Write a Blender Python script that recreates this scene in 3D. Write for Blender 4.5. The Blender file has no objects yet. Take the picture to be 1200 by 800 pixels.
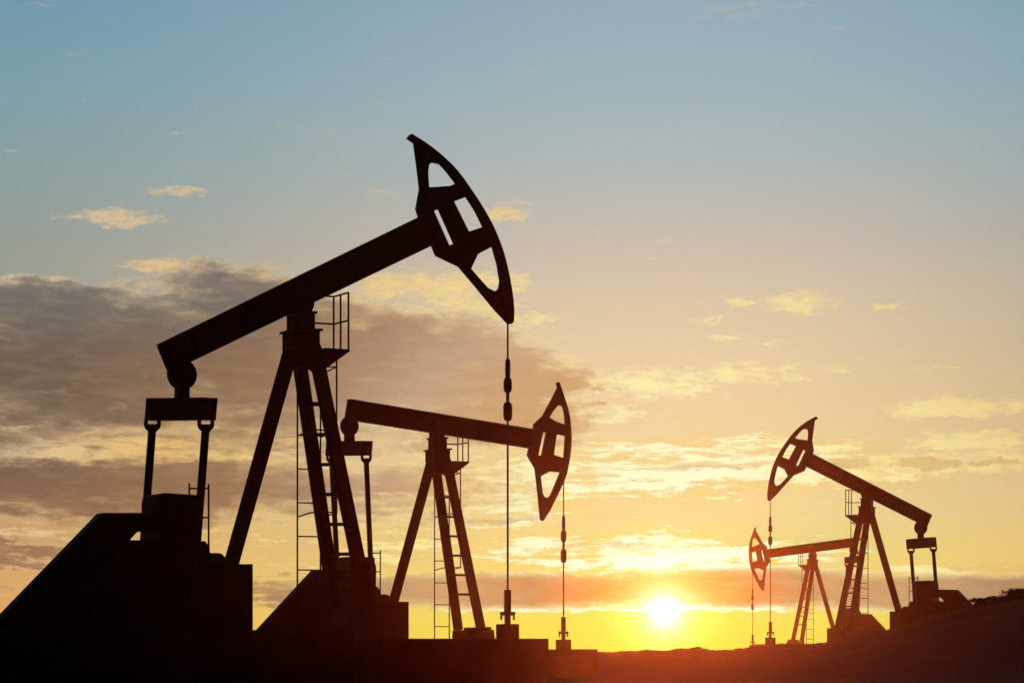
import bpy, bmesh, math, random
from mathutils import Vector, Matrix
from mathutils.geometry import tessellate_polygon

random.seed(7)
scene = bpy.context.scene
COL = scene.collection
R = math.radians

# ------------------------------------------------------------------ camera
F = 3333.33            # focal length in photo pixels (1200 wide), 100 mm lens
CX, HY = 600.0, 784.0  # principal column and horizon row of the photo
EYE = 1.3
cam_d = bpy.data.cameras.new('camera')
cam_d.lens = 100.0
cam_d.sensor_width = 36.0
cam_d.shift_y = (HY - 400.0) / 1200.0
cam_d.clip_start = 0.5
cam_d.clip_end = 5000.0
cam = bpy.data.objects.new('camera', cam_d)
cam.location = (0, 0, EYE)
cam.rotation_euler = (R(90), 0, 0)
COL.objects.link(cam)
scene.camera = cam

# ------------------------------------------------------------------ sun direction
SUN_PX = (779.0, 716.0)
def azel(px, py):
    x, z = (px - CX) / F, (HY - py) / F
    return math.atan2(x, 1.0), math.atan2(z, math.hypot(x, 1.0))
SUN_AZ, SUN_EL = azel(*SUN_PX)
SUN_DIR = Vector((math.sin(SUN_AZ) * math.cos(SUN_EL), math.cos(SUN_AZ) * math.cos(SUN_EL), math.sin(SUN_EL)))

SUN_STRENGTH = 2.0
SUN_COLOR = (1.0, 0.13, 0.02)
HAZE_DENSITY = 5.0e-5
HAZE_ANISO = 0.95
HAZE_K = 0.92
sun_d = bpy.data.lights.new('sun', 'SUN')
sun_d.energy = SUN_STRENGTH
sun_d.angle = R(0.53)
sun_d.color = SUN_COLOR
sun = bpy.data.objects.new('sun', sun_d)
sun.location = SUN_DIR * 60
sun.rotation_euler = (-SUN_DIR).to_track_quat('-Z', 'Y').to_euler()
COL.objects.link(sun)

scene.view_settings.view_transform = 'Standard'
scene.view_settings.look = 'None'
scene.view_settings.exposure = 0.0
scene.view_settings.gamma = 1.0
scene.view_settings.use_curve_mapping = False
scene.render.engine = 'CYCLES'
scene.cycles.use_denoising = True
scene.cycles.max_bounces = 6
scene.cycles.volume_bounces = 0

# ------------------------------------------------------------------ sky
def lin(c):
    out = []
    for v in c:
        v = v / 255.0
        out.append(v / 12.92 if v <= 0.04045 else ((v + 0.055) / 1.055) ** 2.4)
    return (out[0], out[1], out[2], 1.0)

world = bpy.data.worlds.new('World')
scene.world = world
world.use_nodes = True
world.cycles.sampling_method = 'MANUAL'
world.cycles.sample_map_resolution = 512
NT = world.node_tree
NT.nodes.clear()

class G:
    """small node-graph helper"""
    def __init__(s, nt): s.nt = nt
    def _set(s, sock, v):
        if isinstance(v, bpy.types.NodeSocket): s.nt.links.new(v, sock)
        elif v is not None: sock.default_value = v
    def math(s, op, a, b=None, c=None, clamp=False):
        n = s.nt.nodes.new('ShaderNodeMath'); n.operation = op; n.use_clamp = clamp
        for i, v in enumerate((a, b, c)):
            if v is not None: s._set(n.inputs[i], v)
        return n.outputs[0]
    def vmath(s, op, a, b=None, c=None):
        n = s.nt.nodes.new('ShaderNodeVectorMath'); n.operation = op
        for i, v in enumerate((a, b, c)):
            if v is not None: s._set(n.inputs[i], v)
        return n.outputs['Value'] if op in ('DOT_PRODUCT', 'LENGTH', 'DISTANCE') else n.outputs['Vector']
    def comb(s, x, y, z=0.0):
        n = s.nt.nodes.new('ShaderNodeCombineXYZ')
        for i, v in enumerate((x, y, z)): s._set(n.inputs[i], v)
        return n.outputs[0]
    def sep(s, v):
        n = s.nt.nodes.new('ShaderNodeSeparateXYZ'); s._set(n.inputs[0], v)
        return n.outputs
    def noise(s, vec, scale=1.0, detail=5.0, rough=0.55, lac=2.0, dist=0.0):
        n = s.nt.nodes.new('ShaderNodeTexNoise'); n.noise_dimensions = '3D'
        s._set(n.inputs['Vector'], vec)
        n.inputs['Scale'].default_value = scale; n.inputs['Detail'].default_value = detail
        n.inputs['Roughness'].default_value = rough; n.inputs['Lacunarity'].default_value = lac
        n.inputs['Distortion'].default_value = dist
        return n.outputs['Fac'], n.outputs['Color']
    def ramp(s, fac, stops, interp='LINEAR'):
        n = s.nt.nodes.new('ShaderNodeValToRGB'); s._set(n.inputs[0], fac)
        cr = n.color_ramp; cr.interpolation = interp
        while len(cr.elements) < len(stops): cr.elements.new(0.5)
        for e, (p, c) in zip(cr.elements, stops): e.position = p; e.color = c
        return n.outputs[0]
    def mix(s, fac, a, b, blend='MIX'):
        n = s.nt.nodes.new('ShaderNodeMix'); n.data_type = 'RGBA'; n.blend_type = blend; n.clamp_factor = True
        s._set(n.inputs[0], fac); s._set(n.inputs[6], a); s._set(n.inputs[7], b)
        return n.outputs[2]
    def step(s, v, lo, hi):
        n = s.nt.nodes.new('ShaderNodeMapRange'); n.interpolation_type = 'SMOOTHSTEP'
        s._set(n.inputs[0], v); n.inputs[1].default_value = lo; n.inputs[2].default_value = hi
        return n.outputs[0]

g = G(NT)
tc = NT.nodes.new('ShaderNodeTexCoord')
D = g.vmath('NORMALIZE', tc.outputs['Generated'])
dx, dy, dz = g.sep(D)
DEG = 180 / math.pi
az = g.math('MULTIPLY', g.math('ARCTAN2', dx, dy), DEG)      # degrees from the view axis, clockwise
el = g.math('MULTIPLY', g.math('ARCSINE', dz), DEG)
P = g.comb(az, el)                                           # sky position in degrees

# angular distance to the sun
sdot = g.vmath('DOT_PRODUCT', D, tuple(SUN_DIR))
sang = g.math('MULTIPLY', g.math('ARCCOSINE', g.math('MINIMUM', sdot, 1.0)), DEG)
def gauss(v, s, p=2.0):
    t = g.math('POWER', g.math('DIVIDE', g.math('ABSOLUTE', v), s), p)
    return g.math('EXPONENT', g.math('MULTIPLY', t, -1.0))
daz = g.math('SUBTRACT', az, SUN_AZ * DEG)
w_az = gauss(daz, 10.0)

def row(y): return azel(600, y)[1] * DEG / 45.0              # ramp position of a photo row
def grad(stops):
    st = sorted([(max(0.0, row(y)), c + (1,)) for y, c in stops]) + [(0.62, lin((40, 62, 92))), (1.0, lin((24, 36, 60)))]
    return g.ramp(g.math('DIVIDE', el, 45.0), st)
far_g = grad([
    (-60, (0.0923, 0.2546, 0.3910)),
    (0, (0.1105, 0.2782, 0.4004)),
    (100, (0.1451, 0.3011, 0.3726)),
    (200, (0.1767, 0.3051, 0.3166)),
    (290, (0.2118, 0.2792, 0.2655)),
    (340, (0.2283, 0.2755, 0.2508)),
    (420, (0.2559, 0.2279, 0.1755)),
    (480, (0.3171, 0.2319, 0.1560)),
    (620, (0.4818, 0.2746, 0.1376)),
    (700, (0.5720, 0.2711, 0.1228)),
    (740, (0.6032, 0.2574, 0.1032)),
    (784, (0.6032, 0.2372, 0.0887)),
])
sun_g = grad([
    (-60, (0.2163, 0.3491, 0.4567)),
    (0, (0.2672, 0.3904, 0.4740)),
    (100, (0.3046, 0.4310, 0.4853)),
    (190, (0.3866, 0.4493, 0.4679)),
    (290, (0.5439, 0.4792, 0.4122)),
    (350, (0.6436, 0.5246, 0.3814)),
    (420, (0.7344, 0.5716, 0.3672)),
    (480, (0.7753, 0.5939, 0.3433)),
    (600, (0.7699, 0.6414, 0.3020)),
    (650, (0.7864, 0.6698, 0.2215)),
    (740, (0.7832, 0.7173, 0.0976)),
    (784, (0.7832, 0.7020, 0.0887)),
])
base = g.mix(w_az, far_g, sun_g)
nish = NT.nodes.new('ShaderNodeTexSky')
nish.sky_type = 'NISHITA'
nish.sun_disc = False
nish.sun_elevation = SUN_EL
nish.sun_rotation = SUN_AZ
base = g.vmath('ADD', base, g.vmath('MULTIPLY', nish.outputs[0], (0.0072, 0.0072, 0.0072)))

# --- cloud coordinates: a flat layer seen at a grazing angle, so streaks thin out towards the horizon
den = g.math('ADD', g.math('MAXIMUM', dz, 0.0), 0.055)
cu = g.math('DIVIDE', dx, den)
cv = g.math('DIVIDE', 1.0, den)
CP = g.comb(cu, g.math('MULTIPLY', cv, 0.62))
n5, _ = g.noise(g.vmath('MULTIPLY', P, (0.9, 6.0, 1.0)), 2.2, 6, 0.62, dist=0.5)
n1, n1c = g.noise(CP, 2.6, 7, 0.60)
n2, _ = g.noise(g.vmath('ADD', g.vmath('MULTIPLY', P, (0.9, 2.6, 1.0)), (7.3, 3.1, 2.0)), 2.6, 8, 0.66, dist=0.8)
wx0 = g.noise(g.vmath('MULTIPLY', P, (0.8, 1.6, 1.0)), 2.2, 6, 0.62)[1]
n3, _ = g.noise(g.vmath('MULTIPLY', P, (0.55, 2.0, 1.0)), 1.6, 7, 0.54, dist=0.5)
n4, _ = g.noise(g.vmath('MULTIPLY', g.vmath('ADD', P, g.vmath('MULTIPLY', wx0, (0.9, 0.25, 0.0))), (0.36, 2.7, 1.0)), 1.9, 8, 0.66, dist=0.35)
wv = g.vmath('MULTIPLY', g.vmath('SUBTRACT', n1c, (0.5, 0.5, 0.5)), (5.0, 1.5, 0.0))
wv2 = g.vmath('MULTIPLY', g.vmath('SUBTRACT', wx0, (0.5, 0.5, 0.5)), (1.8, 0.8, 0.0))
PW = g.vmath('ADD', P, g.vmath('ADD', wv, wv2))
PW2 = g.vmath('ADD', P, g.vmath('ADD', g.vmath('MULTIPLY', wv, (0.35, 0.25, 0.0)), g.vmath('MULTIPLY', wv2, (0.8, 0.5, 0.0))))

def blob(pos, px, py, rx, ry, amp=1.0):
    a, e = azel(px, py); a *= DEG; e *= DEG
    k = 180 / math.pi / F
    sx, sy = 1.0 / (rx * k), 1.0 / (ry * k)
    v = g.vmath('MULTIPLY_ADD', pos, (sx, sy, 0.0), (-a * sx, -e * sy, 0.0))
    r2 = g.vmath('DOT_PRODUCT', v, v)
    t = g.math('MULTIPLY_ADD', r2, -1.0, 1.0, clamp=True)
    return g.math('MULTIPLY', t, amp) if amp != 1.0 else t
def blobs(pos, lst):
    acc = None
    for b in lst:
        t = blob(pos, *b)
        acc = t if acc is None else g.math('MAXIMUM', acc, t)
    return acc

# thick shadowed cloud
dark_src = blobs(PW, [
    (110, 425, 380, 105), (330, 428, 320, 100), (500, 430, 210, 90), (590, 440, 120, 60), (560, 492, 190, 44), (640, 458, 80, 38),
    (60, 372, 150, 50), (290, 372, 170, 62), (120, 572, 420, 52, 1.0), (430, 575, 260, 46, .8), (60, 508, 190, 22, .55), (330, 510, 260, 36, .7),
    (10, 646, 170, 17, .85), (330, 690, 180, 24, .75), (120, 690, 150, 14, .5), (-250, 480, 400, 160)])
low_band = blobs(g.vmath('ADD', P, g.vmath('MULTIPLY', wv2, (0.6, 0.22, 0))), [(600, 692, 330, 27, 1.1), (860, 688, 300, 30, 1.1), (1090, 694, 280, 27, 1.1), (1320, 690, 260, 28)])
small_src = blobs(PW2, [(1085, 544, 70, 10, .85), (1168, 540, 44, 8, .8), (985, 542, 60, 9, .7), (500, 575, 90, 12, .7), (560, 610, 120, 9, .6), (720, 640, 90, 6, .6), (850, 546, 130, 5, .6)])
dark_d = g.math('ADD', dark_src, g.math('MULTIPLY', g.math('SUBTRACT', n1, 0.5), 0.7))
dark_d = g.math('ADD', dark_d, g.math('MULTIPLY', g.math('SUBTRACT', n3, 0.5), 0.95))
small_d = g.math('ADD', small_src, g.math('MULTIPLY', g.math('SUBTRACT', n3, 0.5), 0.9))
band_d = g.math('ADD', low_band, g.math('MULTIPLY', g.math('SUBTRACT', n4, 0.5), 0.65))
band_d = g.math('ADD', band_d, g.math('MULTIPLY', g.math('SUBTRACT', n3, 0.5), 0.25))
big_d = g.math('MAXIMUM', dark_d, band_d)
is_small = g.math('MULTIPLY', g.step(small_d, 0.1, 0.3), g.step(big_d, 0.35, 0.1))
dark_d = g.math('MAXIMUM', big_d, g.math('MINIMUM', small_d, 0.6))

# thin lit cloud
thin_src = blobs(PW2, [
    (132, 256, 88, 13, .95), (190, 223, 46, 12, .85), (190, 312, 80, 11, 1.1), (600, 246, 66, 20, .75), (510, 336, 150, 34, 1.0), (540, 355, 110, 22, 1.0),
    (605, 371, 80, 11, .95), (945, 357, 66, 26, .95), (868, 357, 40, 10, .9), (825, 375, 34, 7, .9), (852, 396, 34, 7, .9),
    (900, 400, 28, 5, .9), (1058, 357, 34, 6, .9), (975, 434, 36, 8, .9), (1118, 432, 50, 5, .9), (770, 450, 120, 26, 1.05), (880, 440, 85, 22, 1.0),
    (1130, 478, 130, 20, 1.2), (1150, 517, 115, 15, 1.2), (1168, 540, 60, 22, 1.2), (1060, 546, 120, 20, 1.15), (705, 487, 80, 14, 1.0), (40, 330, 100, 12, .7), (170, 338, 100, 12, .7)])
thin_d = g.math('ADD', thin_src, g.math('MULTIPLY', g.math('SUBTRACT', n2, 0.5), 2.0))
thin_d = g.math('ADD', thin_d, g.math('MULTIPLY', g.math('SUBTRACT', n3, 0.5), 1.5))
streak_src = blobs(PW2, [
    (830, 530, 320, 26, .95), (760, 556, 330, 36, 1.05), (900, 553, 180, 24, 1.1), (560, 590, 220, 46, .85), (790, 650, 300, 34, 1.15), (640, 640, 200, 26, .85),
    (1110, 671, 170, 12, 1.0), (130, 530, 330, 26, 1.15), (330, 518, 120, 22, 1.1), (150, 622, 330, 26, .7), (420, 640, 180, 40, .75), (760, 712, 420, 9, 1.0), (1000, 560, 140, 26, .8),
    (30, 500, 90, 20, .8)])
streak_d = g.math('ADD', streak_src, g.math('MULTIPLY', g.math('SUBTRACT', n4, 0.5), 2.9))
streak_d = g.math('ADD', streak_d, g.math('MULTIPLY', g.math('SUBTRACT', n3, 0.5), 1.3))
streak_d = g.math('ADD', streak_d, g.math('MULTIPLY', g.math('SUBTRACT', n5, 0.5), 1.7))

sfac = g.math('DIVIDE', sang, 15.0)
cream = g.ramp(sfac, [(0.0, (1.5, 1.4, 1.1, 1)), (0.10, (1.2, 1.1, 0.75, 1)), (0.20, lin((255, 250, 205))), (0.33, lin((255, 235, 164))),
                      (0.47, lin((242, 216, 150))), (0.70, lin((236, 192, 118))), (0.92, lin((220, 194, 156)))])
shade = g.ramp(sfac, [(0.0, lin((240, 168, 70))), (0.16, lin((222, 150, 90))), (0.35, lin((208, 160, 114))), (0.44, lin((194, 156, 128))),
                      (0.51, lin((172, 135, 109))), (0.62, lin((144, 109, 84))), (0.86, lin((110, 89, 75)))])
shade = g.mix(g.math('MULTIPLY', g.step(el, 3.0, 1.6), g.step(sang, 4.0, 8.0)), shade, lin((186, 136, 98)))
shade = g.mix(g.math('MULTIPLY', g.math('MULTIPLY', g.step(el, 4.6, 3.0), g.step(sang, 5.0, 9.0)), 0.65), shade, lin((152, 106, 76)))
shade = g.mix(is_small, shade, lin((210, 160, 100)))
grey = g.math('MULTIPLY', g.math('MULTIPLY', g.step(el, 5.9, 7.6), g.step(sang, 8.0, 11.0)), 0.8)
shade = g.mix(grey, shade, lin((108, 107, 105)))
lumps = g.math('MULTIPLY', g.math('SUBTRACT', n3, 0.47), 1.1, clamp=True)
shade = g.mix(lumps, shade, g.mix(0.4, shade, cream))
shade = g.mix(g.math('MULTIPLY', g.math('SUBTRACT', 0.50, n1), 1.0, clamp=True), shade, g.mix(0.35, shade, base))

sky = g.mix(g.math('MULTIPLY', g.step(thin_d, 0.36, 1.2), g.math('MULTIPLY', g.step(thin_src, -0.02, 0.3), 0.95)), base, cream)
gold = g.ramp(sfac, [(0.0, lin((255, 226, 120))), (0.25, lin((250, 208, 122))), (0.5, lin((224, 178, 118))), (0.8, lin((196, 146, 98)))])
sky = g.mix(g.math('MULTIPLY', g.step(streak_src, 0.15, 0.75), 0.45), sky, gold)
sky = g.mix(g.math('MULTIPLY', g.step(streak_d, 0.58, 1.08), 1.0), sky, cream)
rim = g.math('MULTIPLY', g.step(n2, 0.36, 0.62), 0.75)
sky = g.mix(g.math('MULTIPLY', g.step(dark_d, 0.10, 0.50), rim), sky, cream)
sky = g.mix(g.math('MULTIPLY', g.step(dark_d, 0.20, 0.90), 0.96), sky, shade)
streak2 = g.math('MULTIPLY', g.step(streak_d, 0.85, 1.6), 0.7)
sky = g.mix(g.math('MULTIPLY', streak2, g.step(band_d, 0.5, 0.2)), sky, cream)

# the added flare haze near the ground puts its own glow in front of this sky, so the sky behind it is that much darker
hd_ = g.math('POWER', g.math('MULTIPLY_ADD', sdot, -2 * HAZE_ANISO, 1 + HAZE_ANISO ** 2), 1.5)
hp = g.math('DIVIDE', HAZE_DENSITY * SUN_STRENGTH * (1 - HAZE_ANISO ** 2) / (4 * math.pi), hd_)
hl = g.math('MINIMUM', g.math('DIVIDE', 13.8 - EYE, g.math('MAXIMUM', dz, 0.001)), 230.0)
hk = g.math('MULTIPLY', hp, hl)
hv = g.vmath('MULTIPLY', g.comb(hk, hk, hk), tuple(c * HAZE_K for c in SUN_COLOR))
sky = g.vmath('MAXIMUM', g.vmath('SUBTRACT', sky, hv), g.vmath('MULTIPLY', sky, (0.32, 0.5, 0.5)))

# the sun and its aureole
def addc(col, fac, c):
    return g.vmath('ADD', col, g.vmath('MULTIPLY', g.comb(fac, fac, fac), c))
sky = addc(sky, gauss(sang, 0.21, 1.3), (2.7, 2.6, 2.3))
sky = addc(sky, gauss(sang, 0.62), (0.3, 0.35, 0.30))
sky = addc(sky, gauss(sang, 1.2), (0.3, 0.38, 0.0))
# dusk side of the sky, opposite the sun, is much dimmer; nothing shines from below the horizon
back = g.step(g.math('MULTIPLY', sdot, -1.0), -0.945, -0.60)
sky = g.mix(back, sky, lin((12, 13, 18)))
sky = g.mix(g.step(el, -0.6, -3.0), sky, (0.004, 0.003, 0.002, 1))

bg = NT.nodes.new('ShaderNodeBackground'); NT.links.new(sky, bg.inputs[0]); bg.inputs[1].default_value = 1.0
wo = NT.nodes.new('ShaderNodeOutputWorld'); NT.links.new(bg.outputs[0], wo.inputs[0])

# ------------------------------------------------------------------ materials
def material(name, c1, c2, rough=0.6, metal=0.0, scale=3.0, bump=0.2, spec=0.3):
    m = bpy.data.materials.new(name); m.use_nodes = True
    nt = m.node_tree; q = G(nt)
    b = nt.nodes['Principled BSDF']
    t = nt.nodes.new('ShaderNodeTexCoord')
    f, _ = q.noise(t.outputs['Object'], scale, 6, 0.6)
    f2, _ = q.noise(t.outputs['Object'], scale * 7, 4, 0.6)
    nt.links.new(q.mix(q.step(f, 0.42, 0.66), c1 + (1,), c2 + (1,)), b.inputs['Base Color'])
    nt.links.new(q.math('MULTIPLY_ADD', f2, 0.25, rough - 0.12, clamp=True), b.inputs['Roughness'])
    b.inputs['Metallic'].default_value = metal
    b.inputs['Specular IOR Level'].default_value = spec * 0.5
    bp = nt.nodes.new('ShaderNodeBump'); bp.inputs['Strength'].default_value = bump; bp.inputs['Distance'].default_value = 0.02
    nt.links.new(f2, bp.inputs['Height']); nt.links.new(bp.outputs[0], b.inputs['Normal'])
    return m
M_STEEL = material('painted_steel', (0.018, 0.016, 0.015), (0.028, 0.019, 0.015), 0.62, 0.0, 1.4, 0.08)
M_DARK = material('greasy_steel', (0.02, 0.018, 0.016), (0.035, 0.024, 0.018), 0.5, 0.3, 3.0, 0.08)
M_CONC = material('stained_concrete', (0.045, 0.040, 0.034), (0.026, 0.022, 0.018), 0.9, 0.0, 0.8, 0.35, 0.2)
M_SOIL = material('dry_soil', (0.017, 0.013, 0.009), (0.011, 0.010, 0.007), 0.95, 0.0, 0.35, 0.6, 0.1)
M_GRASS = material('dry_grass', (0.06, 0.05, 0.022), (0.04, 0.05, 0.018), 0.9, 0.0, 1.0, 0.0, 0.1)
M_LEAF = material('shrub_leaf', (0.04, 0.05, 0.02), (0.06, 0.06, 0.025), 0.8, 0.0, 2.0, 0.0, 0.15)

# ------------------------------------------------------------------ mesh helpers
YAW = R(28)

class Ref:
    """turns photo pixels into local coordinates of a machine standing at a known place and heading"""
    def __init__(s, px, dist, z):
        s.root = Vector(((px - CX) / F * dist, dist, z))
        s.c, s.s = math.cos(YAW), math.sin(YAW)
    def at(s, px, py, yl=0.0):
        d = ((px - CX) / F, 1.0, (HY - py) / F)
        nR = -s.s * s.root.x + s.c * s.root.y
        t = (yl + nR) / (-s.s * d[0] + s.c)
        X, Y, Z = d[0] * t, t, EYE + d[2] * t
        return Vector(((X - s.root.x) * s.c + (Y - s.root.y) * s.s, yl, Z - s.root.z))
    def mpp(s, px, yl=0.0):                      # metres per pixel there
        d0 = (px - CX) / F
        nR = -s.s * s.root.x + s.c * s.root.y
        return (yl + nR) / (-s.s * d0 + s.c) / F

def shift_poly(pts, dl, grow):
    """move the sloping edges of an outline sideways by dl: inwards, or outwards when grow"""
    n = len(pts)
    area = sum(pts[i][0] * pts[(i + 1) % n][1] - pts[(i + 1) % n][0] * pts[i][1] for i in range(n))
    sg = 1 if area > 0 else -1
    off = []
    for i in range(n):
        a, b = pts[i], pts[(i + 1) % n]
        L = math.hypot(b[0] - a[0], b[1] - a[1]) or 1e-6
        nx = sg * (b[1] - a[1]) / L
        k = 0 if abs(nx) < 0.03 else (1 if nx > 0 else -1)
        off.append(k * dl * (1 if grow else -1))
    out = []
    for i in range(n):
        p0, p1, p2 = pts[i - 1], pts[i], pts[(i + 1) % n]
        o1, o2 = off[i - 1], off[i]
        a = (p0[0] + o1, p0[1]); b = (p1[0] + o1, p1[1]); c = (p1[0] + o2, p1[1]); d = (p2[0] + o2, p2[1])
        r1 = (b[0] - a[0], b[1] - a[1]); r2 = (d[0] - c[0], d[1] - c[1])
        den = r1[0] * r2[1] - r1[1] * r2[0]
        avg = (p1[0] + (o1 + o2) / 2, p1[1])
        if o1 == o2 or abs(den) < 1e-6: out.append((p1[0] + (o1 if o1 == o2 else (o1 + o2) / 2), p1[1])); continue
        t = ((c[0] - a[0]) * r2[1] - (c[1] - a[1]) * r2[0]) / den
        q = (a[0] + r1[0] * t, a[1] + r1[1] * t)
        out.append(q if math.hypot(q[0] - p1[0], q[1] - p1[1]) < 3 * abs(dl) + 0.5 else avg)
    return out

class MB:
    def __init__(s): s.bm = bmesh.new()
    def prism(s, loops, y0, y1):
        """loops: list of loops of (x, z); first is the outline, the others are holes"""
        tri = tessellate_polygon([[Vector((x, z, 0)) for x, z in lp] for lp in loops])
        flat = [p for lp in loops for p in lp]
        A = [s.bm.verts.new((x, y0, z)) for x, z in flat]
        B = [s.bm.verts.new((x, y1, z)) for x, z in flat]
        for t in tri:
            if len(set(t)) < 3: continue
            try:
                s.bm.faces.new([A[i] for i in t]); s.bm.faces.new([B[i] for i in reversed(t)])
            except ValueError: pass
        k = 0
        for lp in loops:
            n = len(lp)
            for i in range(n):
                a, b = k + i, k + (i + 1) % n
                try: s.bm.faces.new((A[a], A[b], B[b], B[a]))
                except ValueError: pass
            k += n
        return s
    def plate(s, ref, poly, w, yc=0.0, holes=(), silhouette=None):
        """a plate of thickness w whose silhouette from the photo's side is poly (pixels)"""
        sw = w if silhouette is None else silhouette
        dl = sw / 2 * math.sin(YAW) / ref.mpp(poly[0][0], yc)
        lps = [shift_poly(poly, dl, False)] + [shift_poly(h, dl, True) for h in holes]
        L = []
        for lp in lps:
            q = [ref.at(x, y, yc) for x, y in lp]
            L.append([(v.x, v.z) for v in q])
        return s.prism(L, yc - w / 2, yc + w / 2)
    def bar(s, a, b, w, h, up=(0, 1, 0)):
        a, b = Vector(a), Vector(b); d = (b - a).normalized(); u = Vector(up)
        sx = d.cross(u)
        if sx.length < 1e-3: sx = d.cross(Vector((1, 0, 0)))
        sx.normalize(); sy = sx.cross(d).normalized()
        V = []
        for p in (a, b):
            for i, j in ((-1, -1), (1, -1), (1, 1), (-1, 1)):
                V.append(s.bm.verts.new(p + sx * (i * w / 2) + sy * (j * h / 2)))
        for f in ((0, 1, 2, 3), (7, 6, 5, 4), (0, 4, 5, 1), (1, 5, 6, 2), (2, 6, 7, 3), (3, 7, 4, 0)):
            s.bm.faces.new([V[i] for i in f])
        return s
    def ibeam(s, a, b, w, h, t=0.03, up=(0, 1, 0)):
        """I section: flanges w wide, h apart measured along up"""
        a, b = Vector(a), Vector(b); d = (b - a).normalized(); u = Vector(up)
        sx = d.cross(u).normalized(); sy = sx.cross(d).normalized()
        for k in (-1, 1):
            o = sy * (k * (h - t) / 2)
            s.bar(a + o, b + o, w, t, up)
        s.bar(a, b, t, h - 2 * t - 0.002, up)
        return s
    def box(s, c, d):
        c = Vector(c); x = Vector((d[0] / 2, 0, 0))
        return s.bar(c - x, c + x, d[2], d[1], (0, 1, 0))
    def tube(s, pts, r, n=10):
        pts = [Vector(p) for p in pts]; rings = []
        rr = r if isinstance(r, (list, tuple)) else [r] * len(pts)
        for i, p in enumerate(pts):
            d = (pts[min(i + 1, len(pts) - 1)] - pts[max(i - 1, 0)]).normalized()
            u = d.orthogonal() if i == 0 else (u0 - d * u0.dot(d)); u.normalize(); u0 = u
            v = d.cross(u)
            rings.append([s.bm.verts.new(p + (u * math.cos(k * 2 * math.pi / n) + v * math.sin(k * 2 * math.pi / n)) * rr[i]) for k in range(n)])
        for i in range(len(rings) - 1):
            for k in range(n):
                s.bm.faces.new((rings[i][k], rings[i][(k + 1) % n], rings[i + 1][(k + 1) % n], rings[i + 1][k]))
        s.bm.faces.new(list(reversed(rings[0]))); s.bm.faces.new(rings[-1])
        return s
    def build(s, name, mat, parent=None, bevel=0.0):
        bmesh.ops.recalc_face_normals(s.bm, faces=s.bm.faces[:])
        me = bpy.data.meshes.new(name); s.bm.to_mesh(me); s.bm.free()
        me.materials.append(mat)
        o = bpy.data.objects.new(name, me); COL.objects.link(o)
        if parent: o.parent = parent
        if bevel:
            b = o.modifiers.new('bevel', 'BEVEL'); b.width = bevel; b.segments = 2; b.limit_method = 'ANGLE'
        return o

def tag(o, label=None, cat=None, group=None, kind=None):
    for k, v in (('label', label), ('category', cat), ('group', group), ('kind', kind)):
        if v: o[k] = v
    return o
def empty(name, loc, rz=0.0):
    o = bpy.data.objects.new(name, None); COL.objects.link(o)
    o.empty_display_size = 0.3; o.location = loc; o.rotation_euler = (0, 0, rz)
    return o
def copy_tree(o, parent=None):
    c = o.copy(); COL.objects.link(c)
    if parent: c.parent = parent
    for ch in list(o.children): copy_tree(ch, c)
    return c

# ------------------------------------------------------------------ ground
def interp(x, tab):
    if x <= tab[0][0]: return tab[0][1]
    for (x0, y0), (x1, y1) in zip(tab, tab[1:]):
        if x <= x1: return y0 + (y1 - y0) * (x - x0) / (x1 - x0)
    return tab[-1][1]
def sm(x, a, b):
    t = min(1.0, max(0.0, (x - a) / (b - a))); return t * t * (3 - 2 * t)
from mathutils import noise as mn
RY = 112.0
RIDGE = [(-2000, 752), (-400, 764), (500, 769), (700, 766.5), (740, 764), (790, 761.5), (815, 759.5), (840, 762), (880, 757.5), (905, 756), (930, 755.5),
         (955, 754), (990, 748), (1040, 738.5), (1080, 726), (1110, 718), (1138, 711), (1165, 703.5), (1200, 698), (1300, 688), (1600, 676), (2600, 690)]
RIDGE = [((p - CX) / F * RY, EYE + (HY - y) / F * RY) for p, y in RIDGE]
def ground_z(x, y):
    plain = 0.95 * sm(y, 4, 46) + 0.10 * sm(y, 60, 95)
    zr = interp(x, RIDGE) + 0.05 * mn.noise(Vector((x * 0.9, 3.0, 0))) + 0.035 * mn.noise(Vector((x * 3.1, 9.0, 0)))
    plateau = 2.0 + 0.15 * sm(y, 150, 190)
    hill = max(0.0, zr - 2.0)
    start = 97 - 34 * sm(x, 6, 22)
    if y < RY:
        t = sm(y, start, RY + 3) / sm(RY, start, RY + 3)
        z = plain + (zr - plain) * t
    else:
        t = sm(y, RY - 1, RY + 9)
        z = zr * (1 - t) + plateau * t
        far_hill = hill * sm(x, 24, 40) * 0.8          # the hill runs on to the right, past the machines
        z = max(z, plateau + far_hill * (1 - sm(y, 170, 260)))
    z -= 1.5 * sm(y, 212, 228)
    bump = 0.06 * mn.noise(Vector((x * 0.5, y * 0.35, 1.3))) + 0.03 * mn.noise(Vector((x * 1.7, y * 1.2, 4.3)))
    return z + 1.5 * bump * (0.2 if y < 40 else 1.0)
def axis(segs):
    out = []
    for a, b, st in segs:
        n = max(1, round((b - a) / st)); out += [a + (b - a) * i / n for i in range(n)]
    out.append(segs[-1][1]); return out
GX = axis([(-150, -60, 10), (-60, -20, 2), (-20, 2, 0.7), (2, 24, 0.22), (24, 40, 1), (40, 150, 8)])
GY = axis([(-40, 40, 5), (40, 90, 2.5), (90, 104, 0.9), (104, 116, 0.4), (116, 140, 2), (140, 228, 6)])
bm = bmesh.new()
grid = [[bm.verts.new((x, y, ground_z(x, y))) for x in GX] for y in GY]
for j in range(len(GY) - 1):
    for i in range(len(GX) - 1):
        f = bm.faces.new((grid[j][i], grid[j][i + 1], grid[j + 1][i + 1], grid[j + 1][i])); f.smooth = True
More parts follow.
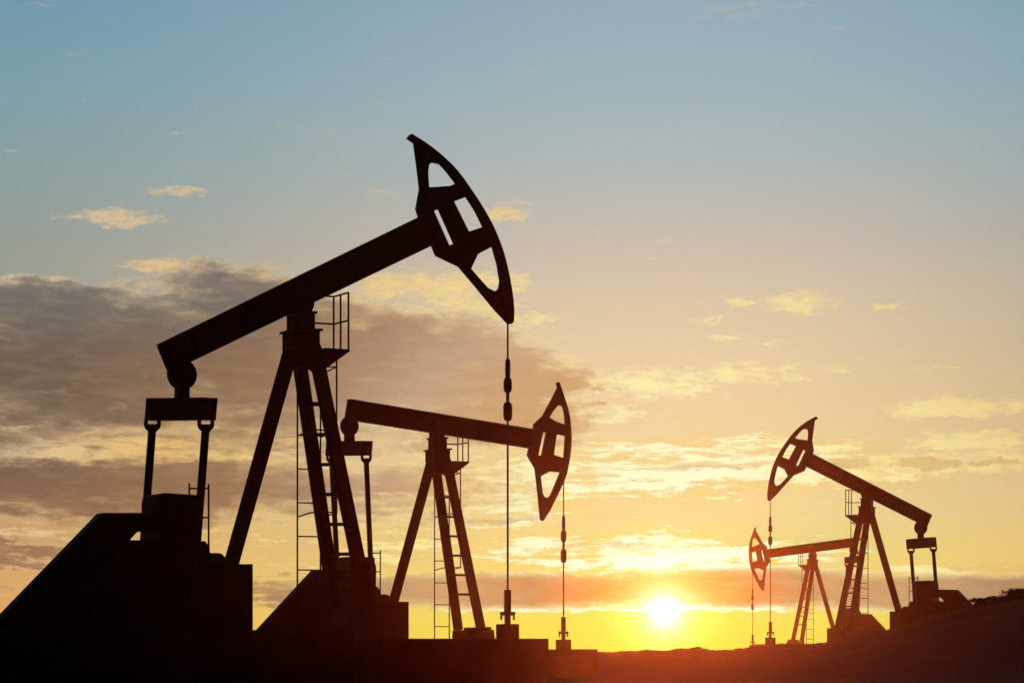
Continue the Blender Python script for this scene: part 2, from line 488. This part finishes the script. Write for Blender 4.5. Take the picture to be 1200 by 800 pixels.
me = bpy.data.meshes.new('ground'); bm.to_mesh(me); bm.free(); me.materials.append(M_SOIL)
ground = bpy.data.objects.new('ground', me); COL.objects.link(ground)
tag(ground, 'dark bare ground rising to a low ridge on the right', kind='structure')

# ------------------------------------------------------------------ the machines
Z0 = 2.07                                            # top of the first concrete foundation
A_REF = Ref(370.0, 57.5, Z0)
B_REF = Ref(523.8, 57.5 / 0.65, Z0)

def smooth_arc(pts, n=3):
    """Catmull-Rom through pts, n samples per span"""
    out = []
    for i in range(len(pts) - 1):
        p0, p1, p2, p3 = pts[max(i - 1, 0)], pts[i], pts[i + 1], pts[min(i + 2, len(pts) - 1)]
        for k in range(n):
            t = k / n
            out.append(tuple(0.5 * (2 * p1[j] + (p2[j] - p0[j]) * t + (2 * p0[j] - 5 * p1[j] + 4 * p2[j] - p3[j]) * t * t
                                    + (3 * p1[j] - p0[j] - 3 * p2[j] + p3[j]) * t ** 3) for j in (0, 1)))
    out.append(pts[-1]); return out
def crop(x0, y0, s, pts): return [(x0 + x * s, y0 + y * s) for x, y in pts]

def build_static(root):
    r = A_REF
    # base frame: high steel and concrete base under the gearbox
    b = MB().plate(r, [(59, 662), (301, 662), (301, 738), (-15, 738)], 1.6)
    base = b.build('base_frame', M_STEEL, root, 0.01)
    MB().plate(r, [(84, 634), (236, 634), (236, 661.8), (57, 661.8)], 1.3).build('deck', M_STEEL, base, 0.01)
    # gearbox
    gb = MB().plate(r, [(162, 634), (162, 588), (163.5, 581), (168, 577), (237, 581.5), (238, 634)], 1.05)
    for yy in (-0.5, 0.5):
        gb.tube([r.at(200, 612, yy - 0.1), r.at(200, 612, yy + 0.1)], 0.3, 20)
    gearbox = gb.build('gearbox', M_STEEL, root, 0.015)
    MB().plate(r, [(228, 634), (241, 634), (244, 637), (247, 643), (248, 661.8), (228, 661.8)], 0.42).build('brake_drum', M_DARK, root)
    MB().plate(r, [(235, 648), (258, 648), (262, 649.5), (265, 653), (268, 661.8), (235, 661.8)], 0.5).build('brake_housing', M_STEEL, root)
    # belt guard slanting down to the motor
    yg = -0.72
    MB().plate(r, [(112, 601), (185, 601), (185, 600.5 + 22), (163, 622.5), (60, 737), (-20, 737)], 0.34, yg).build('belt_guard', M_STEEL, root, 0.01)
    # little ladder on the gearbox
    ld = MB()
    pa, pb = r.at(221.8, 566, -0.4), r.at(244.5, 567, -0.4)
    za, zb = r.at(221.8, 634, -0.4).z, r.at(244.5, 645, -0.4).z
    ld.tube([(pa.x, pa.y, za), pa], 0.02, 8); ld.tube([(pb.x, pb.y, zb), pb], 0.02, 8)
    for py in (572, 606):
        ld.tube([r.at(221.8, py, -0.4), r.at(244.5, py, -0.4)], 0.017, 8)
    ld.build('gearbox_ladder', M_STEEL, root)
    # samson post
    post = MB()
    top_far, bot_far = r.at(350.2, 418, 0.40), r.at(392.8, 713, 0.69)
    top_near, bot_near = r.at(370.8, 418, -0.40), r.at(430.3, 708.5, -0.69)
    MB().ibeam(bot_far, top_far, 0.23, 0.22).build('front_leg', M_STEEL, root)
    MB().ibeam(bot_near, top_near, 0.23, 0.22).build('front_leg', M_STEEL, root)
    MB().ibeam(r.at(270.5, 662, 0), r.at(340.2, 412, 0), 0.265, 0.16).build('rear_leg', M_STEEL, root)
    for k in range(6):
        py = 473.5 + 35.0 * k
        tf = (py - 418) / (713 - 418); tn = (py - 418) / (708.5 - 418)
        MB().bar(top_far.lerp(bot_far, tf), top_near.lerp(bot_near, tn), 0.07, 0.07, (0, 0, 1)).build('leg_crossbar', M_STEEL, root)
    h = MB()
    h.plate(r, [(329.6, 389.6), (376, 389.6), (376, 404), (379, 411), (381.5, 431.5), (336, 431.5), (333, 409), (329.6, 409)], 0.62)
    h.plate(r, [(326, 387), (380, 387), (380, 389.5), (326, 389.5)], 0.7)
    h.plate(r, [(335, 369), (370, 369), (370, 386.9), (335, 386.9)], 0.44)
    h.plate(r, [(332, 366), (373, 366), (373, 368.9), (332, 368.9)], 0.5)
    h.build('post_head', M_STEEL, root)
    # pedestal under the front legs
    MB().plate(r, [(380, 713), (408, 713), (408, 708), (444, 708), (444, 713), (456, 713), (461, 747.8), (378, 747.8)], 1.6).build('pedestal', M_CONC, root, 0.01)
    # service platform
    pl = MB()
    xin = r.at(372, 411, 0).x; zt = r.at(400, 411, 0).z
    xb, xc = r.at(391.5, 411, 0.36).x, r.at(410, 411, -0.36).x
    xo = (xb + xc) / 2
    pl.box(((xin + xo) / 2, 0, zt - 0.03), (xo - xin, 0.76, 0.05))
    zb2 = r.at(382, 431.5, -0.36).z; xi2 = r.at(382, 431.5, -0.36).x
    for yy in (-0.36, 0.36):
        pl.prism([[(xin, zt - 0.056), (xo - 0.01, zt - 0.056), (xi2, zb2), (xin, zb2)]], yy - 0.015, yy + 0.015)
    pl.prism([[(xo - 0.03, zt - 0.057), (xo - 0.012, zt - 0.057), (xi2, zb2), (xi2 - 0.03, zb2)]], -0.34, 0.34)
    plat = pl.build('platform', M_STEEL, root)
    rl = MB()
    ztop, zmid = r.at(391.5, 347.6, 0.36).z, r.at(391.5, 379.8, 0.36).z
    for yy in (0.36, 0.02, -0.36): rl.tube([(xo - 0.02, yy, zt), (xo - 0.02, yy, ztop)], 0.021, 8)
    for zz in (ztop, zmid):
        rl.tube([(xo - 0.02, -0.36, zz), (xo - 0.02, 0.36, zz)], 0.019, 8)
        rl.tube([(xo - 0.02, 0.36, zz), (xin + 0.05, 0.36, zz)], 0.019, 8)
    rl.build('railing', M_STEEL, plat)
    # caged ladder
    lad = MB()
    yl = 0.46
    pt, pbm = r.at(348.5, 440, yl), r.at(348.5, 738, yl)
    xL, xR = r.at(348.5, 600, yl).x, r.at(375.6, 600, yl).x
    for xx in (xL, xR): lad.tube([(xx, yl, 0.0), (xx, yl, pt.z)], 0.019, 8)
    for k in range(7):
        zz = r.at(360, 471 + 39.3 * k, yl).z
        lad.tube([(xL, yl, zz), (xR, yl, zz)], 0.014, 8)
    ladder = lad.build('ladder', M_STEEL, root)
    cg = MB()
    yc = -0.18
    xM = r.at(394.5, 600, yc).x
    for py in (437, 511, 606):
        zz = r.at(360, py, yl).z
        cg.tube([(xL, yl, zz), (xL + 0.03, yc + 0.12, zz + 0.06), (xL + 0.16, yc, zz + 0.08), (xM, yc, zz + 0.08), (xR + 0.02, yl, zz + 0.0)], 0.016, 8)
    cg.tube([(xM, yc, r.at(394, 602, yc).z), (xM, yc, r.at(394, 418, yc).z)], 0.019, 8)
    cg.build('safety_cage', M_STEEL, ladder)

HEAD_A = dict(
    arc=crop(420, 130, .33755, [(179, 77), (240, 115), (300, 163), (350, 214), (400, 284), (440, 346), (475, 412), (505, 490), (525, 570), (537, 640), (542, 690)]),
    rest=crop(420, 130, .33755, [(541, 729), (537, 737), (529, 741), (515, 738), (470, 690), (400, 605), (345, 540), (265, 502), (252, 470), (205, 368), (196, 340), (209, 270), (200, 195), (189, 112), (165, 95)]),
    holes=[crop(420, 130, .33755, p) for p in (
        [(246, 266), (243, 215), (246, 190), (252, 183), (262, 181), (278, 184), (300, 207), (334, 251), (310, 262)],
        [(333, 316), (372, 301), (402, 347), (429, 402), (383, 417)],
        [(263, 349), (276, 344), (328, 460), (315, 465)],
        [(416, 498), (462, 474), (478, 530), (488, 590), (484, 615), (472, 626), (450, 615), (392, 549)])])
HEAD_B = dict(
    arc=crop(600, 430, .25, [(222, 68), (240, 120), (262, 190), (273, 240), (279, 300), (280, 340), (276, 400), (270, 440), (258, 500), (240, 545), (210, 610), (180, 670)]),
    rest=crop(600, 430, .25, [(150, 717), (146, 720), (138, 720), (130, 712), (118, 590), (105, 475), (68, 412), (76, 380), (98, 290), (98, 268), (140, 228), (180, 155), (210, 96), (204, 73)]),
    holes=[crop(600, 430, .25, p) for p in (
        [(176, 237), (210, 257), (246, 268), (244, 235), (239, 200), (232, 182), (224, 179), (215, 182), (195, 205)],
        [(210, 315), (246, 322), (240, 425), (197, 411)],
        [(147, 303), (157, 306), (135, 415), (123, 413)],
        [(135, 512), (178, 488), (222, 493), (190, 570), (178, 598), (170, 608), (163, 611), (155, 610), (145, 595)])])

def build_moving(root, r, s, spec):
    """walking beam, horsehead, equalizer, pitmans, cranks and polished rod; s = size in the photo against the first machine"""
    (bx0, by0), (bx1, by1), (bx2, by2), (bx3, by3) = spec['beam']     # tail top, head top, head bottom, tail bottom
    W = 0.30
    def top(t): return (bx0 + (bx1 - bx0) * t, by0 + (by1 - by0) * t)
    def bot(t): return (bx3 + (bx2 - bx3) * t, by3 + (by2 - by3) * t)
    fl = 0.085
    bw = MB()
    bw.plate(r, [(bx0, by0), (bx1, by1), (bx2, by2), (bx3, by3)], 0.05, silhouette=W)
    def mixp(a, b, k): return (a[0] + (b[0] - a[0]) * k, a[1] + (b[1] - a[1]) * k)
    bw.plate(r, [top(0), top(1), mixp(top(1), bot(1), fl), mixp(top(0), bot(0), fl)], W)
    bw.plate(r, [mixp(bot(0), top(0), fl), mixp(bot(1), top(1), fl), bot(1), bot(0)], W)
    beam = bw.build('walking_beam', M_STEEL, root)
    for t in (0.015, 0.12, 0.3, 0.5, 0.7, 0.88):
        a, b = mixp(top(t), bot(t), fl + 0.02), mixp(bot(t), top(t), fl + 0.02)
        a2, b2 = mixp(top(t + .012), bot(t + .012), fl + 0.02), mixp(bot(t + .012), top(t + .012), fl + 0.02)
        MB().plate(r, [a, a2, b2, b], W - 0.04, silhouette=0).build('stiffener', M_STEEL, beam)
    # horsehead
    hd = spec['head']
    arc = smooth_arc(hd['arc'], 3)
    hs = MB().plate(r, arc + hd['rest'], 0.14, holes=hd['holes'])
    head = hs.build('horsehead', M_STEEL, root)
    # saddle bearing
    (px, py) = spec['pivot']
    sb = MB().tube([r.at(px, py, -0.22), r.at(px, py, 0.22)], 0.24, 24)
    sb.plate(r, spec['saddle'], 0.40)
    sb.build('saddle_bearing', M_DARK, root)
    # tail bearing and neck
    (cx, cy, cr) = spec['ball']
    rad = cr * r.mpp(cx)
    tb = MB()
    c = r.at(cx, cy, 0)
    ring = [(c.x + rad * 0.97 * math.cos(k * math.pi / 16), c.z + rad * math.sin(k * math.pi / 16)) for k in range(32)]
    tb.prism([ring], -0.06, 0.06)
    tail = tb.build('tail_bearing', M_DARK, root)
    n0, n1, ny = spec['neck']
    (e0, e1, et), (f0, f1, fb) = spec['eq_top'], spec['eq_bot']
    nk = MB().plate(r, [(n0, cy), (n1, cy), (n1, et + 1), (n0, et + 1)], 0.2)
    nk.build('bearing_neck', M_DARK, tail)
    # equalizer: spans across the machine between the two pitman arms
    HW = 1.28
    dx = 0.15
    mp = r.mpp(cx)
    xq = r.at((e0 + e1) / 2, et, 0).x
    eq = MB()
    L, Rr = r.at(e0, et, HW), r.at(e1, et, -HW)
    Lb, Rb = r.at(f0, fb, HW), r.at(f1, fb, -HW)
    V = []
    for (t_, b_, sg) in ((L, Lb, 1), (Rr, Rb, -1)):
        for (p, zz) in ((t_, t_.z), (b_, b_.z)):
            xx = p.x + (0 if sg > 0 else 0)
            if sg > 0: V += [eq.bm.verts.new((xx, HW, zz)), eq.bm.verts.new((xx + 2 * dx, HW, zz))]
            else: V += [eq.bm.verts.new((xx - 2 * dx, -HW, zz)), eq.bm.verts.new((xx, -HW, zz))]
    for f in ((0, 1, 3, 2), (4, 6, 7, 5), (0, 4, 5, 1), (2, 3, 7, 6), (0, 2, 6, 4), (1, 5, 7, 3)): eq.bm.faces.new([V[i] for i in f])
    eqo = eq.build('equalizer', M_STEEL, root)
    # pitman arms
    for sg, (ptx, pty, ptw), (pbx, pby) in spec['pitman']:
        yy = sg * 1.14
        a, b = r.at(ptx, pty, yy), r.at(pbx, pby, yy)
        m = r.mpp(ptx, yy)
        pa = MB().bar(a, b, 10.0 * s * m * 0.86, 0.07)
        pit = pa.build('pitman_arm', M_STEEL, root)
        ck = MB()
        hw = 10.2 * s
        for k in (-1, 1):
            ck.plate(r, [(ptx + k * hw, fb - 1), (ptx + k * (hw - 2.6 * s * 2), fb - 1), (ptx + k * (hw - 2.6 * s * 2), fb + 5 * s), (ptx + k * hw, fb + 5 * s)], 0.06, yy)
        ck.plate(r, [(ptx - hw, fb + 4.5 * s), (ptx + hw, fb + 4.5 * s), (ptx + hw - 1 * s, fb + 9 * s), (ptx + hw - 5 * s, fb + 13 * s), (ptx - hw + 5 * s, fb + 13 * s), (ptx - hw + 1 * s, fb + 9 * s)], 0.05, yy)
        ck.build('clevis', M_DARK, pit)
    # crank arms with counterweights
    for sg, (sx_, sy_), (px_, py_) in spec['crank']:
        yy = sg * 1.0
        a, b = r.at(sx_, sy_, yy), r.at(px_, py_, yy)
        d = (b - a).normalized(); n = Vector((-d.z, 0, d.x))
        def q(u, v): p = a + d * u + n * v; return (p.x, p.z)
        tip = [q(0.92 + 0.18 * math.cos(k * math.pi / 8), 0.18 * math.sin(k * math.pi / 8)) for k in range(-4, 5)]
        cr_ = MB().prism([[q(-0.3, -0.2)] + tip + [q(-0.3, 0.2)]], yy - 0.06, yy + 0.06)
        crank = cr_.build('crank_arm', M_STEEL, root)
        MB().prism([[q(0.3, -0.22), q(0.98, -0.20), q(1.06, 0), q(0.98, 0.20), q(0.3, 0.22)]], yy * 0.9 - sg * 0.1 - 0.035, yy * 0.9 - sg * 0.1 + 0.035).build('counterweight', M_DARK, crank)
    # wire line over the face of the horsehead, carrier and polished rod
    rx = spec['rod_x']
    y_top, y_sl0, y_c1a, y_c1b, y_c2a, y_c2b, y_end = spec['rod']
    m = r.mpp(rx)
    line = MB()
    pts = [p for p in arc[3:] if p[1] < y_top - 2]
    dl = 0.07 * math.sin(YAW) / m
    path = []
    for p in pts:
        v = r.at(p[0] - dl + 0.6 * s, p[1], 0); path.append(v)
    path += [r.at(rx, y_top, 0), r.at(rx, y_sl0, 0)]
    line.tube(path, 0.02, 8)
    line.build('wire_line', M_DARK, root)
    rod = MB()
    rod.tube([r.at(rx, y_c2b, 0), r.at(rx, y_end, 0)], 0.021, 10)
    rodo = rod.build('polished_rod', M_DARK, root)
    def pill(name, y0, y1, w, par):
        k = w * m / 2; z0, z1 = r.at(rx, y0, 0), r.at(rx, y1, 0); hgt = (z0.z - z1.z)
        e = min(0.09, hgt * 0.28)
        zs = [(z0.z, 0.55), (z0.z - e * 0.3, 0.82), (z0.z - e, 1), (z1.z + e, 1), (z1.z + e * 0.3, 0.82), (z1.z, 0.55)]
        MB().tube([(z0.x, 0, z) for z, _ in zs], [k * f for _, f in zs], 16).build(name, M_DARK, par)
    pill('rope_socket', y_sl0, y_c1a + 2 * s, 6.2 * s, rodo)
    pill('carrier_clamp', y_c1a, y_c1b, 10 * s, rodo)
    pill('load_link', y_c1b - 2 * s, y_c2a + 2 * s, 4.2 * s, rodo)
    pill('rod_clamp', y_c2a, y_c2b, 10.6 * s, rodo)

SPEC_A = dict(
    beam=[(180.5, 404.3), (499, 249.0), (515, 284.6), (194.5, 438.9)], head=HEAD_A,
    pivot=(352, 349), saddle=[(335, 350), (369, 350), (369, 359), (366.5, 366), (336, 366)],
    ball=(213.2, 438.7, 18.0), neck=(203.7, 223.0, 466), eq_top=(171.3, 255.2, 466.2), eq_bot=(169.3, 253.0, 492.4),
    pitman=[(1, (178.6, 500, 10.5), (163.6, 700)), (-1, (241.2, 500, 10.5), (226, 700))],
    crank=[(1, (170, 652), (165.5, 700)), (-1, (227, 652), (223, 700))],
    rod_x=595.0, rod=(380, 420, 442, 460, 471, 493, 716))
SPEC_B = dict(
    beam=[(405.6, 466.8), (630.6, 503.6), (625.2, 525.8), (402.0, 490.8)], head=HEAD_B,
    pivot=(512.3, 497), saddle=[(501.6, 499), (522.6, 499), (522, 508), (520.5, 515), (503.2, 515)],
    ball=(409.4, 499.2, 11.5), neck=(402.8, 416.0, 516), eq_top=(382.2, 437.0, 516.6), eq_bot=(381.0, 435.6, 533.6),
    pitman=[(1, (388.6, 539, 7), (395.4, 668)), (-1, (429.2, 539, 7), (434.8, 668))],
    crank=[(1, (393, 700), (395.0, 668)), (-1, (432.5, 700), (433.5, 668))],
    rod_x=660.4, rod=(566, 604, 621, 635, 643, 659, 742))

def build_foundation(root, r):
    b = MB().plate(r, [(-70, 738.2), (420, 738.2), (420, 838), (-70, 838)], 1.95)
    b.build('footing', M_CONC, root, 0.03)
    x0, x1 = r.at(420 + 0.5, 748, 0).x, None
    b2 = MB().plate(r, [(398, 748.2), (643.5, 748.2), (643.5, 838), (398, 838)], 1.9)
    b2.build('cellar_slab', M_CONC, root, 0.02)
def build_wellhead(root, r):
    px = 594.8
    MB().plate(r, [(581, 730.8), (608.6, 730.8), (608.6, 748), (581, 748)], 0.3).build('cellar_block', M_CONC, root, 0.01)
    m = r.mpp(px)
    def z(py): return r.at(px, py, 0).z
    xc = r.at(px, 720, 0).x
    MB().tube([(xc, 0, z(731)), (xc, 0, z(719))], 3.7 * m, 16).build('casing_head', M_DARK, root)
    sb = MB().tube([(xc, 0, z(721)), (xc, 0, z(690.7))], 4.2 * m, 16)
    sb.build('stuffing_box', M_DARK, root)
    k = 8.0 * m / math.cos(YAW)
    w = MB().tube([(xc - k, 0, z(718.6)), (xc + k, 0, z(718.6))], 2.3 * m, 12)
    wing = w.build('wing_valve', M_DARK, root)
    for sg in (-1, 1):
        MB().tube([(xc + sg * k * 0.92, 0, z(717)), (xc + sg * k * 0.92, 0, z(725.8))], 1.25 * m, 10).build('valve_outlet', M_DARK, wing)

PUMP_GROUP = 'pumpjacks of the oil field'
p1 = empty('pumpjack', A_REF.root, YAW)
build_static(p1)
static_parts = list(p1.children)
build_moving(p1, A_REF, 1.0, SPEC_A)
p2 = empty('pumpjack', B_REF.root, YAW)
for ch in static_parts: copy_tree(ch, p2)
build_moving(p2, B_REF, 0.65, SPEC_B)
def mirrored(src, px, dist, dz):
    c = copy_tree(src)
    c.location = ((px - CX) / F * dist, dist, src.location.z + dz)
    c.scale = (-1, 1, 1); c.rotation_euler = (0, 0, -YAW)
    return c
P3 = (1008.0, 57.5 / 0.447, 0.52)
P4 = (947.0, 57.5 / 0.65 / 0.4515, 0.75)
p3 = mirrored(p1, *P3)
p4 = mirrored(p2, *P4)
tag(p1, 'biggest black pumpjack, its horsehead raised high above the smaller one beside it', 'pumpjack', PUMP_GROUP)
tag(p2, 'reddish pumpjack with lowered right-facing horsehead, behind the legs of the biggest one', 'pumpjack', PUMP_GROUP)
tag(p3, 'left-facing pumpjack with raised horsehead, standing higher on the hill slope', 'pumpjack', PUMP_GROUP)
tag(p4, 'smallest pumpjack, left-facing with lowered horsehead just right of the setting sun', 'pumpjack', PUMP_GROUP)

# foundations and wellheads, one of each built at the first machine and copied
def sub_root(name, builder):
    o = empty(name, A_REF.root, YAW); builder(o, A_REF); return o
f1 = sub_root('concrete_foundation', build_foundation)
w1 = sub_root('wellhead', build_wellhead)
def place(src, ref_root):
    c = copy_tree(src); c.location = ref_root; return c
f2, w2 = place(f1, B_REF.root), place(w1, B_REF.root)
# the second kind of machine has its rod a little nearer to the post
ROD_DX = B_REF.at(660.4, 740).x - A_REF.at(595.0, 716).x
w2.location = B_REF.root + Vector((math.cos(YAW), math.sin(YAW), 0)) * ROD_DX
f3, w3 = mirrored(f1, *P3), mirrored(w1, *P3)
f4, w4 = mirrored(f1, *P4), mirrored(w1, *P4)
w4.location += Vector((-math.cos(YAW), math.sin(YAW), 0)) * ROD_DX
FG, WG = 'concrete foundations under the pumpjacks', 'wellheads under the horseheads'
tag(f1, 'large stepped concrete foundation carrying the biggest pumpjack', 'foundation', FG)
tag(f2, 'concrete foundation carrying the reddish right-facing pumpjack with lowered head', 'foundation', FG)
tag(f3, 'concrete foundation half hidden by the hill under the raised left-facing pumpjack', 'foundation', FG)
tag(f4, 'concrete foundation behind the ridge under the smallest pumpjack', 'foundation', FG)
tag(w1, 'biggest wellhead on its block, below the raised head of the biggest pumpjack', 'wellhead', WG)
tag(w2, 'wellhead on a low slab below the lowered right-facing horsehead, left of the sun', 'wellhead', WG)
tag(w3, 'wellhead below the raised left-facing horsehead on the ridge', 'wellhead', WG)
tag(w4, 'tiny wellhead under the smallest pumpjack, sunk behind the ridge edge', 'wellhead', WG)

# ------------------------------------------------------------------ low plants along the ridge
def make_shrub(name, w, h, n, seed):
    rnd = random.Random(seed); b = bmesh.new()
    lobes = [(rnd.uniform(-.5, .5) * w, rnd.uniform(-.4, .4) * w, rnd.uniform(.25, .6) * h, rnd.uniform(.2, .42) * w) for _ in range(6)]
    for k in range(n):
        lx, ly, lz, lr = rnd.choice(lobes)
        th, ph = rnd.uniform(0, 2 * math.pi), math.acos(rnd.uniform(-0.4, 1))
        rr = lr * rnd.uniform(0.3, 1.0)
        c = Vector((lx + rr * math.sin(ph) * math.cos(th), ly + rr * math.sin(ph) * math.sin(th), max(0.0, lz + rr * h / w * 1.2 * math.cos(ph))))
        u = Vector((rnd.gauss(0, 1), rnd.gauss(0, 1), rnd.gauss(0, 1))).normalized(); v = u.orthogonal().normalized()
        sz = rnd.uniform(0.025, 0.06)
        q = [b.verts.new(c + u * sz), b.verts.new(c + v * sz * 0.5), b.verts.new(c - u * sz), b.verts.new(c - v * sz * 0.5)]
        b.faces.new(q)
    for k in range(7):
        lx, ly, lz, lr = rnd.choice(lobes)
        a, e = Vector((lx * .3, ly * .3, -0.1)), Vector((lx, ly, lz)); sx = Vector((0.008, 0, 0))
        b.faces.new([b.verts.new(a - sx), b.verts.new(a + sx), b.verts.new(e + sx * .5), b.verts.new(e - sx * .5)])
    me = bpy.data.meshes.new(name); b.to_mesh(me); b.free(); me.materials.append(M_LEAF)
    o = bpy.data.objects.new(name, me); COL.objects.link(o); return o
protos = [make_shrub('shrub', 0.9, 0.30, 700, 11), make_shrub('shrub', 0.6, 0.24, 500, 12), make_shrub('shrub', 1.2, 0.28, 800, 13)]
rnd = random.Random(5)
spots = [(1147, 1.0), (1158, .8), (1167, 1.1), (1176, .9), (1186, 1.1), (1194, .9), (1204, 1.2), (1214, 1.0),
         (741, .35), (760, .4), (790, .35), (808, .4), (816, .5), (826, .35), (868, .4), (951, .4), (966, .35), (985, .5), (708, .4), (722, .3), (733, .45), (752, .3), (772, .45), (781, .3), (799, .35), (835, .4), (849, .35), (858, .3), (876, .4),
         (1151, .7), (1163, 1.2), (1181, .8), (1199, 1.3), (1209, .8), (1139, .6), (1170, .7), (1190, .6), (1222, 1.2), (1060, .4), (1090, .5), (1113, .45)]
used = set()
for i, (px, k) in enumerate(spots):
    pr = protos[i % 3]
    o = pr if pr.name not in used else pr.copy()
    if pr.name in used: COL.objects.link(o)
    used.add(pr.name)
    y = RY + rnd.uniform(-0.8, 0.3); x = (px - CX) / F * y
    o.location = (x, y, ground_z(x, y) - 0.05); o.scale = (k, k, k * rnd.uniform(.8, 1.1)); o.rotation_euler = (0, 0, rnd.uniform(0, 6.3))
    if px > 1130: tag(o, 'low dark shrub on the crest of the hill at the far right', 'shrub', 'low shrubs along the hill crest')
    elif px > 1000: tag(o, 'tiny scrub clump on the dark hillside in front of the raised left-facing pumpjack', 'shrub', 'scrub on the hillside')
    else: tag(o, 'tiny tuft of scrub on the low ridge line near the sun', 'shrub', 'tiny scrub along the low ridge')

# short dry grass over the ridge
gb = bmesh.new()
rnd = random.Random(9)
for k in range(5200):
    y = RY + rnd.gauss(-1.0, 2.2); x = rnd.uniform(2.0, 22.5)
    z = ground_z(x, y) - 0.02
    hh = rnd.uniform(0.02, 0.08) * (1.4 if mn.noise(Vector((x * .7, y * .7, 2))) > 0.1 else 0.7)
    for q in range(3):
        a = rnd.uniform(0, 6.3); dx_, dy_ = math.cos(a), math.sin(a)
        bx, by = x + rnd.uniform(-.06, .06), y + rnd.uniform(-.06, .06)
        wv_ = 0.012
        gb.faces.new([gb.verts.new((bx - dy_ * wv_, by + dx_ * wv_, z)), gb.verts.new((bx + dy_ * wv_, by - dx_ * wv_, z)),
                      gb.verts.new((bx + dx_ * hh * .4, by + dy_ * hh * .4, z + hh))])
me = bpy.data.meshes.new('grass'); gb.to_mesh(me); gb.free(); me.materials.append(M_GRASS)
go = bpy.data.objects.new('grass', me); COL.objects.link(go)
tag(go, 'short dry grass over the ridge', 'grass', kind='stuff')

# ------------------------------------------------------------------ haze volume, added to imitate the red veil of sun flare
hz = MB().bar((-152, 94, 5.5), (152, 94, 5.5), 16.6, 272.0).build('haze', M_SOIL)
mh = bpy.data.materials.new('flare_haze'); mh.use_nodes = True
nt = mh.node_tree; nt.nodes.clear()
pv = nt.nodes.new('ShaderNodeVolumePrincipled')
pv.inputs['Color'].default_value = (0.95, 0.9, 0.85, 1)
pv.inputs['Density'].default_value = HAZE_DENSITY
pv.inputs['Anisotropy'].default_value = HAZE_ANISO
ou = nt.nodes.new('ShaderNodeOutputMaterial'); nt.links.new(pv.outputs[0], ou.inputs['Volume'])
hz.data.materials.clear(); hz.data.materials.append(mh)
tag(hz, 'thin haze added to imitate the red flare veil around the sun', 'haze', kind='stuff')
